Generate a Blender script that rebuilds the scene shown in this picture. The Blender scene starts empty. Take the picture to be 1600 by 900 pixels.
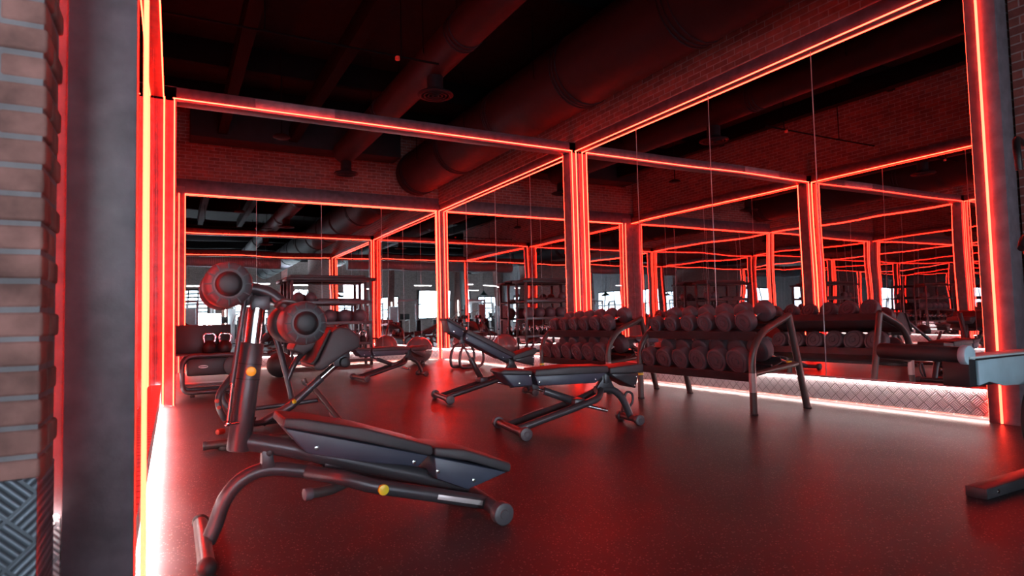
import bpy, bmesh, math, random
from mathutils import Vector, Matrix
R = random.Random(7)
PI = math.pi
sc = bpy.context.scene
COL = sc.collection

# ---------------------------------------------------------------- camera, world, exposure
F_PX, YAW, PITCH, ROLL, HC = 968.4, 0.5015, 0.0514, -0.0239, 0.95
cam_d = bpy.data.cameras.new('camera'); cam = bpy.data.objects.new('camera', cam_d); COL.objects.link(cam)
cam_d.sensor_width = 36.0; cam_d.lens = F_PX / 1600 * 36.0; cam_d.clip_start = 0.02; cam_d.clip_end = 200
_fw = Vector((math.sin(YAW), math.cos(YAW), 0)); _rt = Vector((math.cos(YAW), -math.sin(YAW), 0)); _up = Vector((0, 0, 1))
_f2 = _fw * math.cos(PITCH) + _up * math.sin(PITCH); _u2 = _up * math.cos(PITCH) - _fw * math.sin(PITCH)
_r3 = _rt * math.cos(ROLL) + _u2 * math.sin(ROLL); _u3 = _u2 * math.cos(ROLL) - _rt * math.sin(ROLL)
_m = Matrix((_r3, _u3, -_f2)).transposed().to_4x4(); _m.translation = Vector((0, 0, HC)); cam.matrix_world = _m
cam_d.dof.use_dof = True; cam_d.dof.focus_distance = 5.5; cam_d.dof.aperture_fstop = 3.2
sc.camera = cam
sc.view_settings.view_transform = 'Standard'; sc.view_settings.look = 'None'
sc.view_settings.gamma = 1.0; sc.view_settings.use_curve_mapping = False
sc.view_settings.exposure = 0.0
w = bpy.data.worlds.new('world'); sc.world = w; w.use_nodes = True
w.node_tree.nodes['Background'].inputs[0].default_value = (0.10, 0.03, 0.05, 1)
w.node_tree.nodes['Background'].inputs[1].default_value = 0.03
c = sc.cycles
c.max_bounces = 14; c.glossy_bounces = 12; c.diffuse_bounces = 4; c.transmission_bounces = 4
c.sample_clamp_indirect = 6.0; c.sample_clamp_direct = 0.0; c.blur_glossy = 0.6
c.caustics_reflective = True; c.caustics_refractive = False; c.use_denoising = True
RED_E, WHITE_E, HALL_E = 25.0, 52.0, 0.6

def area_light(name, loc, aim, sx, sy, power, col, spread=180):
    d = bpy.data.lights.new(name, 'AREA'); d.shape = 'RECTANGLE'; d.size = sx; d.size_y = sy; d.energy = power; d.color = col; d.spread = math.radians(spread)
    o = bpy.data.objects.new(name, d); COL.objects.link(o); o.location = loc
    o.rotation_euler = (Vector(aim) - Vector(loc)).to_track_quat('-Z', 'Y').to_euler()
    return o
# daylight-white hall lights behind the camera: two added fills, then two ceiling lamps
area_light('hall_area_light', (-1.6, -5.0, 2.0), (-0.9, 2.0, 2.1), 1.6, 1.6, 27 * HALL_E, (0.90, 0.92, 1.0), 46)  # added low fill, narrowed onto the left brick pier and off the floor
area_light('hall_area_light', (3.4, -4.4, 3.0), (6.2, 2.0, 1.8), 1.2, 1.2, 14 * HALL_E, (0.84, 0.90, 1.0), 50)  # added fill aimed across at the right brick pier
area_light('hall_area_light', (3.5, -6.0, 4.8), (3.5, -8.0, 0), 5.0, 1.5, 260 * HALL_E, (0.82, 0.91, 1.0), 90)
area_light('hall_area_light', (3.5, -12.0, 4.8), (3.5, -12.5, 0), 8.0, 2.0, 900 * HALL_E, (0.85, 0.93, 1.0), 100)

area_light('hall_low_fill', (1.6, -8.0, 1.25), (2.6, 5.0, 1.0), 1.3, 0.8, 62, (0.72, 0.86, 1.0), 60)  # added low fill for the equipment fronts, grazing past the floor
for _x, _y in ((1.0, -4.0), (5.6, -5.0), (3.2, -9.5), (9.0, -9.0), (0.6, -13.5), (7.0, -14.0), (-4.0, -8.0)):
    area_light('hall_fill_up', (_x, _y, 3.5), (_x, _y + .3, 5.7), 1.3, 0.22, 300, (0.76, 0.90, 1.0), 160)  # added upward fills that brighten the hall ducts in the mirrors
# ---------------------------------------------------------------- dimensions of the place
WX, XM = 6.03, 6.10            # right wall: light line plane and mirror plane
LX, LM = -0.108, -0.18         # left wall: the same
YN, Y1, Y2 = 2.585, 8.645, 14.83
H, KP, CEIL = 3.80, 0.265, 5.7

# ---------------------------------------------------------------- node helpers and materials
class NT:
    def __init__(s, name):
        s.m = bpy.data.materials.new(name); s.m.use_nodes = True; s.t = s.m.node_tree; s.n = s.t.nodes; s.l = s.t.links
        s.b = s.n['Principled BSDF']
    def new(s, kind, **kw):
        n = s.n.new(kind)
        for k, v in kw.items(): setattr(n, k, v)
        return n
    def put(s, node, i, v):
        if v is None: return
        if isinstance(v, bpy.types.NodeSocket): s.l.new(v, node.inputs[i])
        else: node.inputs[i].default_value = v
    def math(s, op, a, b=None):
        n = s.new('ShaderNodeMath', operation=op); s.put(n, 0, a); s.put(n, 1, b); return n.outputs[0]
    def coords(s): return s.new('ShaderNodeTexCoord').outputs['Object']
    def noise(s, scale, detail=4, vec=None, rough=0.5):
        n = s.new('ShaderNodeTexNoise'); n.inputs['Scale'].default_value = scale; n.inputs['Detail'].default_value = detail
        n.inputs['Roughness'].default_value = rough
        s.l.new(vec if vec is not None else s.coords(), n.inputs['Vector']); return n.outputs['Fac']
    def ramp(s, fac, stops):
        n = s.new('ShaderNodeValToRGB'); s.l.new(fac, n.inputs[0]); e = n.color_ramp.elements
        while len(e) < len(stops): e.new(0.5)
        for k, (p, col) in enumerate(stops): e[k].position = p; e[k].color = (*col, 1) if len(col) == 3 else col
        return n.outputs[0]
    def bump(s, h, strength, dist):
        n = s.new('ShaderNodeBump'); n.inputs['Strength'].default_value = strength; n.inputs['Distance'].default_value = dist
        s.l.new(h, n.inputs['Height']); s.l.new(n.outputs[0], s.b.inputs['Normal'])
    def setp(s, **kw):
        for k, v in kw.items(): s.put(s.b, k.replace('_', ' '), v)

def simple(name, col, rough=0.5, metal=0.0, bump=0.0, bscale=300, var=0.12, spec=None, coat=0.0):
    t = NT(name)
    f = t.noise(6.0 if not bump else 9.0, 5)
    a = tuple(max(0, x * (1 - var)) for x in col); b = tuple(x * (1 + var) for x in col)
    t.l.new(t.ramp(f, [(0.3, a), (0.7, b)]), t.b.inputs['Base Color'])
    t.setp(Metallic=metal)
    rr = t.new('ShaderNodeMapRange'); t.put(rr, 0, t.noise(14.0, 3)); rr.inputs[3].default_value = max(0.02, rough - 0.05); rr.inputs[4].default_value = rough + 0.06
    t.l.new(rr.outputs[0], t.b.inputs['Roughness'])
    if spec is not None: t.b.inputs['Specular IOR Level'].default_value = spec
    if coat: t.b.inputs['Coat Weight'].default_value = coat; t.b.inputs['Coat Roughness'].default_value = 0.15
    if bump: t.bump(t.noise(bscale, 2), bump, 0.002)
    return t.m
def emit(name, col, strength):
    t = NT(name); t.setp(Base_Color=(0.02, 0.02, 0.02, 1)); t.b.inputs['Emission Color'].default_value = (*col, 1)
    t.b.inputs['Emission Strength'].default_value = strength
    return t.m

def brick_mat(name, axis, c1, c2, mortar, rough=0.85):
    t = NT(name); co = t.coords(); sp = t.new('ShaderNodeSeparateXYZ'); t.l.new(co, sp.inputs[0])
    cb = t.new('ShaderNodeCombineXYZ'); t.l.new(sp.outputs['X' if axis == 'X' else 'Y'], cb.inputs[0]); t.l.new(sp.outputs['Z'], cb.inputs[1])
    br = t.new('ShaderNodeTexBrick'); t.l.new(cb.outputs[0], br.inputs['Vector'])
    br.inputs['Color1'].default_value = (*c1, 1); br.inputs['Color2'].default_value = (*c2, 1); br.inputs['Mortar'].default_value = (*mortar, 1)
    br.inputs['Scale'].default_value = 1.0; br.inputs['Brick Width'].default_value = 0.225; br.inputs['Row Height'].default_value = 0.075
    br.inputs['Mortar Size'].default_value = 0.007; br.inputs['Mortar Smooth'].default_value = 0.25; br.inputs['Bias'].default_value = 0.0
    mx = t.new('ShaderNodeMix', data_type='RGBA', blend_type='MULTIPLY'); mx.inputs[0].default_value = 0.6
    t.l.new(br.outputs['Color'], mx.inputs[6]); t.l.new(t.ramp(t.noise(11, 6), [(0.25, (0.45, 0.4, 0.4)), (0.75, (1.25, 1.2, 1.2))]), mx.inputs[7])
    t.l.new(mx.outputs[2], t.b.inputs['Base Color']); t.setp(Roughness=rough)
    h = t.math('SUBTRACT', t.math('MULTIPLY', t.noise(60, 5), 0.35), br.outputs['Fac'])
    t.bump(h, 0.9, 0.006)
    return t.m

def tread_mat(name, axis, cell=0.076, base=(0.74, 0.70, 0.72), metal=0.15, rough=0.42, low=0.46):
    """Aluminium chequer plate: rows of short parallel bars, turned a quarter from one lozenge to the next."""
    t = NT(name); sp = t.new('ShaderNodeSeparateXYZ'); t.l.new(t.coords(), sp.inputs[0])
    u = sp.outputs['X' if axis == 'X' else 'Y']; v = sp.outputs['Z']
    k = 1 / (cell * 1.41421)
    a = t.math('MULTIPLY', t.math('ADD', u, v), k); b = t.math('MULTIPLY', t.math('SUBTRACT', u, v), k)
    par = t.math('FLOORED_MODULO', t.math('ADD', t.math('FLOOR', a), t.math('FLOOR', b)), 2.0)
    def bars(p):
        return t.math('ADD', t.math('MULTIPLY', t.math('SINE', t.math('MULTIPLY', p, 2 * PI * 5)), 0.5), 0.5)
    sa, sb = bars(a), bars(b)
    st = t.math('ADD', t.math('MULTIPLY', sa, par), t.math('MULTIPLY', sb, t.math('SUBTRACT', 1.0, par)))
    def edge(p):
        f = t.math('FRACT', p); d = t.math('ABSOLUTE', t.math('SUBTRACT', f, 0.5)); return t.math('LESS_THAN', d, 0.455)
    ed = t.math('MULTIPLY', edge(a), edge(b))
    hgt = t.math('MULTIPLY', t.math('POWER', st, 0.6), ed)
    t.l.new(t.ramp(hgt, [(0.0, tuple(x * low for x in base)), (0.55, base), (1.0, tuple(min(1, x * 1.45) for x in base))]), t.b.inputs['Base Color'])
    t.setp(Metallic=metal, Roughness=rough); t.bump(hgt, 1.0, 0.004)
    return t.m

M = {}
M['brick_x'] = brick_mat('brick_facing_hall', 'X', (0.22, 0.065, 0.052), (0.13, 0.040, 0.036), (0.25, 0.20, 0.20))
M['brick_y'] = brick_mat('brick_facing_side', 'Y', (0.22, 0.065, 0.052), (0.13, 0.040, 0.036), (0.25, 0.20, 0.20))
M['brick_pale'] = brick_mat('brick_pale_hall', 'X', (0.42, 0.33, 0.30), (0.33, 0.25, 0.23), (0.45, 0.42, 0.42))
M['brick_solid'] = simple('brick_clay', (0.31, 0.150, 0.130), 0.85, bump=0.8, bscale=70, var=0.45)
M['mortar'] = simple('mortar', (0.24, 0.22, 0.235), 0.9, bump=0.7, bscale=120, var=0.25)
M['tread_y'] = tread_mat('chequer_plate_side', 'Y'); M['tread_x'] = tread_mat('chequer_plate_cross', 'X')
M['ceiling'] = simple('ceiling_black', (0.006, 0.005, 0.006), 0.9, spec=0.1, bump=0.5, bscale=30, var=0.4)
M['joist'] = simple('painted_steel_black', (0.0035, 0.003, 0.0035), 0.8, spec=0.03)
M['duct'] = simple('duct_black_paint', (0.014, 0.012, 0.015), 0.6, spec=0.06)
M['duct_pale'] = simple('duct_galvanised', (0.45, 0.52, 0.56), 0.45, metal=0.3)
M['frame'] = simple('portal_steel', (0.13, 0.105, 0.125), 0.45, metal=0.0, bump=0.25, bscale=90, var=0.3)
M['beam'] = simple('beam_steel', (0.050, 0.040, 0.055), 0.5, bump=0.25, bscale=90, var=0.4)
M['steel'] = simple('powder_coated_steel', (0.065, 0.060, 0.068), 0.32, metal=0.35, bump=0.15, bscale=600)
M['darksteel'] = simple('dark_steel', (0.022, 0.020, 0.023), 0.45, metal=0.3)
M['bronze'] = simple('grey_bronze_steel', (0.115, 0.095, 0.095), 0.34, metal=0.55)
M['chrome'] = simple('chrome', (0.80, 0.80, 0.82), 0.14, metal=1.0, var=0.03)
M['rubber'] = simple('black_rubber', (0.024, 0.021, 0.023), 0.55, bump=0.4, bscale=400)
M['rubber_grey'] = simple('grey_rubber', (0.105, 0.088, 0.105), 0.5, bump=0.3, bscale=200, var=0.2)
M['foam'] = simple('roller_foam', (0.070, 0.058, 0.066), 0.42, bump=0.3, bscale=200)
M['vinyl'] = simple('black_vinyl', (0.045, 0.040, 0.045), 0.46, bump=0.45, bscale=420)
M['shell'] = simple('slate_shell', (0.050, 0.055, 0.085), 0.40, bump=0.2, bscale=500)
M['edge'] = simple('ground_glass_edge', (0.55, 0.55, 0.56), 0.30, metal=0.6, var=0.1)
M['yellow'] = simple('yellow_plastic', (0.85, 0.62, 0.03), 0.35, var=0.05)
M['label'] = simple('silver_label', (0.55, 0.50, 0.50), 0.35, metal=0.3)
M['white'] = simple('pale_plastic', (0.62, 0.66, 0.68), 0.4)
M['bluegrey'] = simple('pale_blue_hall_lit', (0.42, 0.56, 0.64), 0.38)  # hall light on the machine's side put into this colour; also its roller cap
M['redplastic'] = simple('red_plastic', (0.6, 0.05, 0.03), 0.4)
M['ball'] = simple('glossy_ball', (0.17, 0.13, 0.14), 0.10, coat=0.5, var=0.05)
M['green'] = simple('green_enamel', (0.03, 0.11, 0.085), 0.35)
M['hall_wall'] = simple('hall_plaster', (0.42, 0.42, 0.44), 0.8, var=0.15)
M['red_led'] = emit('red_neon_glow', (1.0, 0.0300, 0.0145), RED_E)
M['red_deep'] = emit('red_neon_glow_deep', (1.0, 0.0160, 0.0078), 55.0)
M['red_left'] = emit('red_neon_glow_strong', (1.0, 0.0110, 0.0045), 85.0)
M['white_led'] = emit('white_led_glow', (1.0, 0.78, 0.70), WHITE_E)
M['white_soft'] = emit('white_led_glow_soft', (1.0, 0.76, 0.74), 46.0)
M['white_left'] = emit('white_led_glow_strong', (1.0, 0.80, 0.74), 1000.0)
M['window'] = emit('daylight_window', (0.66, 0.88, 1.0), 8.0)
M['lamp'] = emit('lamp_panel', (1.0, 0.95, 0.90), 22.0)
M['mirror'] = None
t = NT('mirror_silver'); t.setp(Base_Color=(0.86, 0.85, 0.86, 1), Metallic=1.0, Roughness=0.0)
_n = t.new('ShaderNodeTexNoise'); _n.inputs['Scale'].default_value = 0.9; _n.inputs['Detail'].default_value = 0; t.l.new(t.new('ShaderNodeNewGeometry').outputs['Position'], _n.inputs['Vector'])
t.bump(_n.outputs[0], 0.25, 0.008); M['mirror'] = t.m

t = NT('speckled_rubber_floor')          # black rubber granulate tiles with pale specks
co = t.coords()
vo = t.new('ShaderNodeTexVoronoi'); vo.inputs['Scale'].default_value = 130; t.l.new(co, vo.inputs['Vector'])
sp = t.new('ShaderNodeSeparateColor'); t.l.new(vo.outputs['Color'], sp.inputs[0])
fl = t.math('MULTIPLY', t.math('GREATER_THAN', sp.outputs[0], 0.90), t.math('LESS_THAN', vo.outputs['Distance'], 0.45))
basec = t.ramp(t.noise(1.3, 6), [(0.3, (0.036, 0.028, 0.031)), (0.7, (0.056, 0.044, 0.049))])
mx = t.new('ShaderNodeMix', data_type='RGBA'); t.l.new(fl, mx.inputs[0]); t.l.new(basec, mx.inputs[6]); mx.inputs[7].default_value = (0.22, 0.19, 0.19, 1)
t.l.new(mx.outputs[2], t.b.inputs['Base Color'])
t.l.new(t.ramp(t.noise(2.2, 5), [(0.1, (0.37,) * 3), (0.9, (0.42,) * 3)]), t.b.inputs['Roughness'])
t.b.inputs['Specular IOR Level'].default_value = 0.10
t.bump(t.noise(240, 3), 0.35, 0.0012); M['floor'] = t.m

# ---------------------------------------------------------------- mesh helpers
def V(*a): return Vector(a)
class MB:
    """Collects shapes and links them as one mesh object."""
    def __init__(s): s.bm = bmesh.new()
    def box(s, lo, hi, bev=0.0, seg=2, mat=None):
        b = bmesh.new(); bmesh.ops.create_cube(b, size=1.0)
        lo, hi = V(*lo), V(*hi); d = hi - lo
        for v in b.verts: v.co = V((v.co.x + .5) * d.x, (v.co.y + .5) * d.y, (v.co.z + .5) * d.z) + lo
        if bev: bmesh.ops.bevel(b, geom=b.edges[:], offset=min(bev, 0.45 * min(abs(x) for x in d)), segments=seg, affect='EDGES', profile=0.5)
        b.normal_update()
        for f in b.faces: f.smooth = max(abs(q) for q in f.normal) < 0.9999
        if mat is not None: bmesh.ops.transform(b, matrix=mat, verts=b.verts)
        s._add(b); return s
    def _add(s, b):
        me = bpy.data.meshes.new('tmp'); b.to_mesh(me); b.free(); s.bm.from_mesh(me); bpy.data.meshes.remove(me)
    def rings(s, rings, caps=True, closed=False):
        b = s.bm; vs = [[b.verts.new(p) for p in r] for r in rings]; n = len(vs[0])
        m = len(vs)
        for i in range(m if closed else m - 1):
            A, B = vs[i], vs[(i + 1) % m]
            for j in range(n): b.faces.new((A[j], A[(j + 1) % n], B[(j + 1) % n], B[j])).smooth = True
        if caps and not closed:
            b.faces.new(vs[0][::-1]); b.faces.new(vs[-1])
        return s
    def lathe(s, prof, p0, axis, seg=24):
        """prof: list of (distance along the axis, radius)."""
        p0 = V(*p0); ax = V(*axis).normalized(); a = ax.orthogonal().normalized(); b = ax.cross(a)
        rs = []
        for d, r in prof:
            r = max(r, 1e-4)
            rs.append([p0 + ax * d + (a * math.cos(2 * PI * k / seg) + b * math.sin(2 * PI * k / seg)) * r for k in range(seg)])
        return s.rings(rs)
    def cyl(s, p0, p1, r, seg=20, ch=0.0, r1=None):
        p0, p1 = V(*p0), V(*p1); L = (p1 - p0).length; r1 = r if r1 is None else r1
        if ch: prof = [(0, r - ch), (ch * .3, r - ch * .3), (ch, r), (L - ch, r1), (L - ch * .3, r1 - ch * .3), (L, r1 - ch)]
        else: prof = [(0, r), (L, r1)]
        return s.lathe(prof, p0, p1 - p0, seg)
    def tube(s, pts, r, bend=0.06, seg=14, closed=False, flat=1.0):
        P = [V(*p) for p in pts]; out = []
        n = len(P)
        for i in range(n):
            if not closed and i in (0, n - 1): out.append(P[i]); continue
            a, b, cc = P[i - 1], P[i], P[(i + 1) % n]
            la, lc = (a - b).length, (cc - b).length; d = min(bend, la * .48, lc * .48)
            s0, s1 = b + (a - b).normalized() * d, b + (cc - b).normalized() * d
            ang = (b - a).angle(cc - b) if la > 1e-6 and lc > 1e-6 else 0
            k = max(1, int(math.ceil(ang / 0.2)))
            for q in range(k + 1):
                tt = q / k; out.append(s0 * (1 - tt) ** 2 + b * 2 * tt * (1 - tt) + s1 * tt * tt)
        P = [out[0]]
        for p in out[1:]:
            if (p - P[-1]).length > 1e-5: P.append(p)
        if closed and (P[0] - P[-1]).length < 1e-5: P.pop()
        m = len(P); T = []
        for i in range(m):
            if closed: T.append((P[(i + 1) % m] - P[i - 1]).normalized())
            elif i == 0: T.append((P[1] - P[0]).normalized())
            elif i == m - 1: T.append((P[-1] - P[-2]).normalized())
            else: T.append(((P[i + 1] - P[i]).normalized() + (P[i] - P[i - 1]).normalized()).normalized())
        u = T[0].orthogonal().normalized(); rs = []
        for i in range(m):
            u = (u - T[i] * u.dot(T[i])).normalized(); v = T[i].cross(u)
            rs.append([P[i] + (u * math.cos(2 * PI * k / seg) + v * math.sin(2 * PI * k / seg) * flat) * r for k in range(seg)])
        return s.rings(rs, closed=closed)
    def prism(s, poly, y0, y1, bev=0.0, seg=3, mat=None):
        """poly in the x-z plane, extruded along y, with rounded edges."""
        b = bmesh.new(); A = [b.verts.new((x, y0, z)) for x, z in poly]; B = [b.verts.new((x, y1, z)) for x, z in poly]
        n = len(poly); b.faces.new(A); b.faces.new(B[::-1])
        for i in range(n): b.faces.new((A[i], B[i], B[(i + 1) % n], A[(i + 1) % n]))
        bmesh.ops.recalc_face_normals(b, faces=b.faces)
        if bev: bmesh.ops.bevel(b, geom=b.edges[:], offset=bev, segments=seg, affect='EDGES', profile=0.5, clamp_overlap=True)
        b.normal_update()
        for f in b.faces: f.smooth = abs(f.normal.y) < 0.9999
        if mat is not None: bmesh.ops.transform(b, matrix=mat, verts=b.verts)
        s._add(b); return s
    def sphere(s, cen, r, sq=1.0, u=32, v=18):
        prof = [(-r * sq * math.cos(PI * k / v) + r * sq, r * math.sin(PI * k / v)) for k in range(v + 1)]
        return s.lathe(prof, V(*cen) - V(0, 0, r * sq), (0, 0, 1), u)
    def build(s, name, mat, parent=None, smooth=40):
        me = bpy.data.meshes.new(name); bmesh.ops.recalc_face_normals(s.bm, faces=s.bm.faces)
        s.bm.to_mesh(me); s.bm.free()
        if smooth:
            me.set_sharp_from_angle(angle=math.radians(smooth))
        me.materials.append(M[mat] if isinstance(mat, str) else mat)
        o = bpy.data.objects.new(name, me); COL.objects.link(o); o.parent = parent
        return o
def tag(o, label=None, cat=None, group=None, kind=None):
    if label: o['label'] = label
    if cat: o['category'] = cat
    if group: o['group'] = group
    if kind: o['kind'] = kind
    return o
def thing(name, label, cat, loc=(0, 0, 0), rz=0.0, group=None):
    o = bpy.data.objects.new(name, None); COL.objects.link(o); o.location = loc; o.rotation_euler = (0, 0, rz); o.empty_display_size = 0.1
    return tag(o, label, cat, group)
def struct(name, mb, mat, smooth=40, label=None):
    o = mb.build(name, mat, None, smooth); o['kind'] = 'structure'
    if label: o['label'] = label
    return o
def copy_tree(o, label, loc, rz=None):
    n = o.copy(); COL.objects.link(n); n['label'] = label; n.location = loc
    if rz is not None: n.rotation_euler = (0, 0, rz)
    for ch in list(o.children):
        cc = ch.copy(); COL.objects.link(cc); cc.parent = n
        for g in list(ch.children):
            d = g.copy(); COL.objects.link(d); d.parent = cc
    return n

# ================================================================ STRUCTURE
struct('floor', MB().box((-9, -18, -0.1), (13, 15.3, 0)), 'floor', 0)
struct('ceiling', MB().box((-9, -18, CEIL), (13, 15.3, CEIL + 0.1)), 'ceiling', 0)
tn = [0]
def trim(mb, mat, label=None):
    tn[0] += 1; return struct('trim_%d' % tn[0], mb, mat, 40, label)
# masonry behind the mirrors, brick showing above them
struct('wall_right', MB().box((6.16, 2.46, 0), (6.5, 15.3, CEIL)).box((6.02, 2.46, 3.97), (6.16, 15.3, CEIL)), 'brick_y', 0, 'red brick wall above the mirrors on the right')
struct('wall_back', MB().box((-0.6, 14.92, 0), (6.16, 15.3, CEIL)).box((-0.6, 14.82, 4.12), (6.02, 14.92, CEIL)), 'brick_x', 0, 'red brick wall above the back mirrors')
struct('wall_left', MB().box((-0.6, 2.66, 0), (-0.22, 14.82, CEIL)), 'brick_y', 0)
# hall beyond the camera
struct('wall_hall_right', MB().box((6.17, -3.4, 0), (6.45, 2.44, CEIL)), 'brick_y', 0, 'red brick pier beside the right front post')
struct('wall_hall_front', MB().box((6.45, -3.6, 0), (13, -3.4, CEIL)), 'hall_wall', 0)
struct('wall_hall_side', MB().box((12.8, -18, 0), (13, -3.6, CEIL)), 'hall_wall', 0)
struct('wall_hall_left', MB().box((-9, -18, 0), (-8.8, 3.0, CEIL)), 'hall_wall', 0)
struct('wall_hall_end', MB().box((-8.8, -18, 0), (12.8, -17.8, CEIL)), 'brick_pale', 0)
struct('wall_front_left', MB().box((-8.8, 2.26, 0), (-0.62, 2.5, CEIL)), 'brick_x', 0)
struct('wall_front_return', MB().box((-.62, 2.54, 0), (-.318, 2.60, CEIL)), 'mortar', 0)

# near left brick pier: every brick modelled, rounded arrises
pb = MB(); rows = 76
for k in range(rows):
    z0 = 0.56 + k * 0.0752
    if z0 > CEIL - 0.08: break
    jit = R.uniform(-0.004, 0.004)
    if k % 2: xs = [(-0.508, -0.296), (-0.74, -0.518)]
    else: xs = [(-0.396, -0.296), (-0.63, -0.406), (-0.74, -0.64)]
    for a, b_ in xs: pb.box((a, 2.0 + R.uniform(-.003, .004), z0), (b_ + jit, 2.105, z0 + 0.064), 0.009, 2)
    if k % 2: pb.box((-0.508, 2.115, z0), (-0.296 + jit, 2.26, z0 + 0.064), 0.009, 2)
    else: pb.box((-0.508, 2.115, z0), (-0.299 + jit, 2.22, z0 + 0.064), 0.009, 2)
struct('wall_pier_left', pb, 'brick_solid', 50, 'rough red brick pier end, close and blurred')
struct('wall_pier_core', MB().box((-8.8, 2.006, 0.0), (-0.304, 2.25, CEIL), 0.0), 'mortar', 0, 'pale mortar between the bricks of the near pier')
o = struct('baseboard_pier', MB().box((-1.6, 1.985, 0.0), (-0.300, 2.0055, 0.578), 0.003).box((-0.3085, 1.99, 0.0), (-0.302, 2.26, 0.578), 0.002), tread_mat('chequer_plate_near', 'X', 0.085, (0.17, 0.20, 0.24), 0.5, 0.5, 0.5), 40, 'blue-grey chequer plate at the foot of the near brick pier')

# kick plates of chequer plate under the mirrors
struct('baseboard_right', MB().box((6.040, 2.69, 0.036), (6.046, 8.64, KP)).box((6.022, 2.69, KP), (6.112, 8.64, KP + .006)).box((6.040, 8.87, 0.036), (6.046, 14.80, KP)).box((6.022, 8.87, KP), (6.112, 14.80, KP + .006)), 'tread_y', 40, 'chequer plate skirting below the right mirrors')
struct('baseboard_back', MB().box((0.22, 14.805, 0.036), (5.95, 14.811, KP)).box((0.22, 14.787, KP), (5.95, 14.872, KP + .006)), 'tread_x', 40, 'chequer plate skirting below the back mirrors')
struct('baseboard_left', MB().box((-0.136, 2.69, 0.036), (-0.130, 8.64, KP)).box((-0.192, 2.69, KP), (-0.112, 8.64, KP + .006)).box((-0.136, 8.87, 0.036), (-0.130, 14.78, KP)).box((-0.192, 8.87, KP), (-0.112, 14.78, KP + .006)), 'tread_y', 40)
struct('baseboard_gap', MB().box((-0.46, 2.515, 0.0), (-0.318, 2.535, 0.345), 0.003), 'tread_x', 40, 'short bright piece of chequer plate between brick pier and black post')

# posts and portal beams of dark steel
def post(lo, hi, label): return trim(MB().box(lo, hi, 0.006), 'frame', label)
post((-0.315, 2.50, 0), (-0.112, 2.64, H + 0.2), 'wide black steel post beside the near brick pier')
post((5.972, 2.45, 0), (6.16, 2.68, H + 0.2), 'dark steel post at the near end of the right mirrors')
post((-0.22, 8.65, 0), (0.036, 8.86, H + 0.16), 'steel post of the middle portal, left side')
post((5.922, 8.65, 0), (6.15, 8.86, H + 0.16), 'steel post of the middle portal, right side')
post((-0.22, 14.80, 0), (0.215, 14.92, H + 0.16), 'steel post in the far left corner')
post((5.962, 14.84, 0), (6.15, 14.92, H + 0.16), 'steel post in the far right corner')
trim(MB().box((-0.315, 2.50, H - 0.06), (6.16, 2.64, H + 0.2), 0.006), 'beam', 'dark steel beam over the front opening')  # underside dropped to shield the foreground floor from the neon
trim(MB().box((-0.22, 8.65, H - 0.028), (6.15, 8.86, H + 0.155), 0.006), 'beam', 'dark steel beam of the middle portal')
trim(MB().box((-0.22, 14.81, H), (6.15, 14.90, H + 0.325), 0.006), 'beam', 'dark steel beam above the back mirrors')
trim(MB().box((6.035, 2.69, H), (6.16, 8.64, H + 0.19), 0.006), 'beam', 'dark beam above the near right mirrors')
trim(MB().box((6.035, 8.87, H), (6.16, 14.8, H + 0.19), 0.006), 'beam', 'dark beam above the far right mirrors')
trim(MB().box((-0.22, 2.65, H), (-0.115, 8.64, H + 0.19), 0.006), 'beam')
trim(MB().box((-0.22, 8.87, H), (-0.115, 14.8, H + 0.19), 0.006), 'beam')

trim(MB().box((.95, 8.642, H + .02), (1.98, 8.652, H + .145), .002), 'frame', 'paler plate on the middle portal beam')
trim(MB().box((0.3, 14.0, 4.86), (4.75, 14.6, 5.45), .01), 'duct', 'dark boxed duct high in front of the back wall')
# ceiling joists
for i, y in enumerate((4.3, 6.9, 11.2, 13.2, -1.2, -4.5, -8.0, -12.0)):
    trim(MB().box((-0.6 if y > 0 else -8.8, y - 0.07, CEIL - 0.42), (6.02 if y > 2.6 else 6.17 if y > -3.4 else 12.8, y + 0.07, CEIL), 0.004), 'joist', 'dark steel joist under the ceiling')
for x in (0.9, 2.3):
    trim(MB().box((x - 0.09, 2.7, CEIL - 0.75), (x + 0.09, 14.8, CEIL - 0.43), 0.006), 'joist', 'long dark ceiling channel')

# windows of the hall
wn = [0]
def window(lo, hi, axis, slats=False):
    wn[0] += 1
    o = struct('window_%d' % wn[0], MB().box(lo, hi), 'window', 0, 'bright daylight window in the hall')
    fr = MB(); a = 0 if axis == 'x' else 1; L0, L1 = lo[a], hi[a]; n = 3; e = 0.04
    def bar(p0, p1, z0, z1):
        l = list(lo); h = list(hi); l[a] = p0; h[a] = p1; l[2] = z0; h[2] = z1
        for q in (0, 1):
            if q != a: l[q] -= e; h[q] += e
        fr.box(l, h)
    for k in range(n + 1):
        p = L0 + (L1 - L0) * k / n; bar(p - .04, p + .04, lo[2], hi[2])
    for z in [lo[2], hi[2]] + ([lo[2] + (hi[2] - lo[2]) * (k + 1) / 9 for k in range(8)] if slats else [0.5 * (lo[2] + hi[2])]): bar(L0, L1, z - .05, z + .05)
    f = fr.build('window_frame', 'darksteel', o, 0)
for k, (a, b_) in enumerate(((-7.6, -5.2), (-3.4, -1.2), (0.2, 2.0), (3.6, 6.2), (7.6, 9.4), (10.2, 12.2))):
    window((a, -17.8, 0.9 if k % 2 else 1.2), (b_, -17.74, 3.0 if k % 2 else 3.5), 'x', k == 2)
window((12.74, -16, 0.8), (12.8, -13, 3.2), 'y'); window((12.74, -11.5, 0.8), (12.8, -8.5, 3.2), 'y'); window((12.74, -7, 0.8), (12.8, -4.4, 3.0), 'y')
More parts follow.
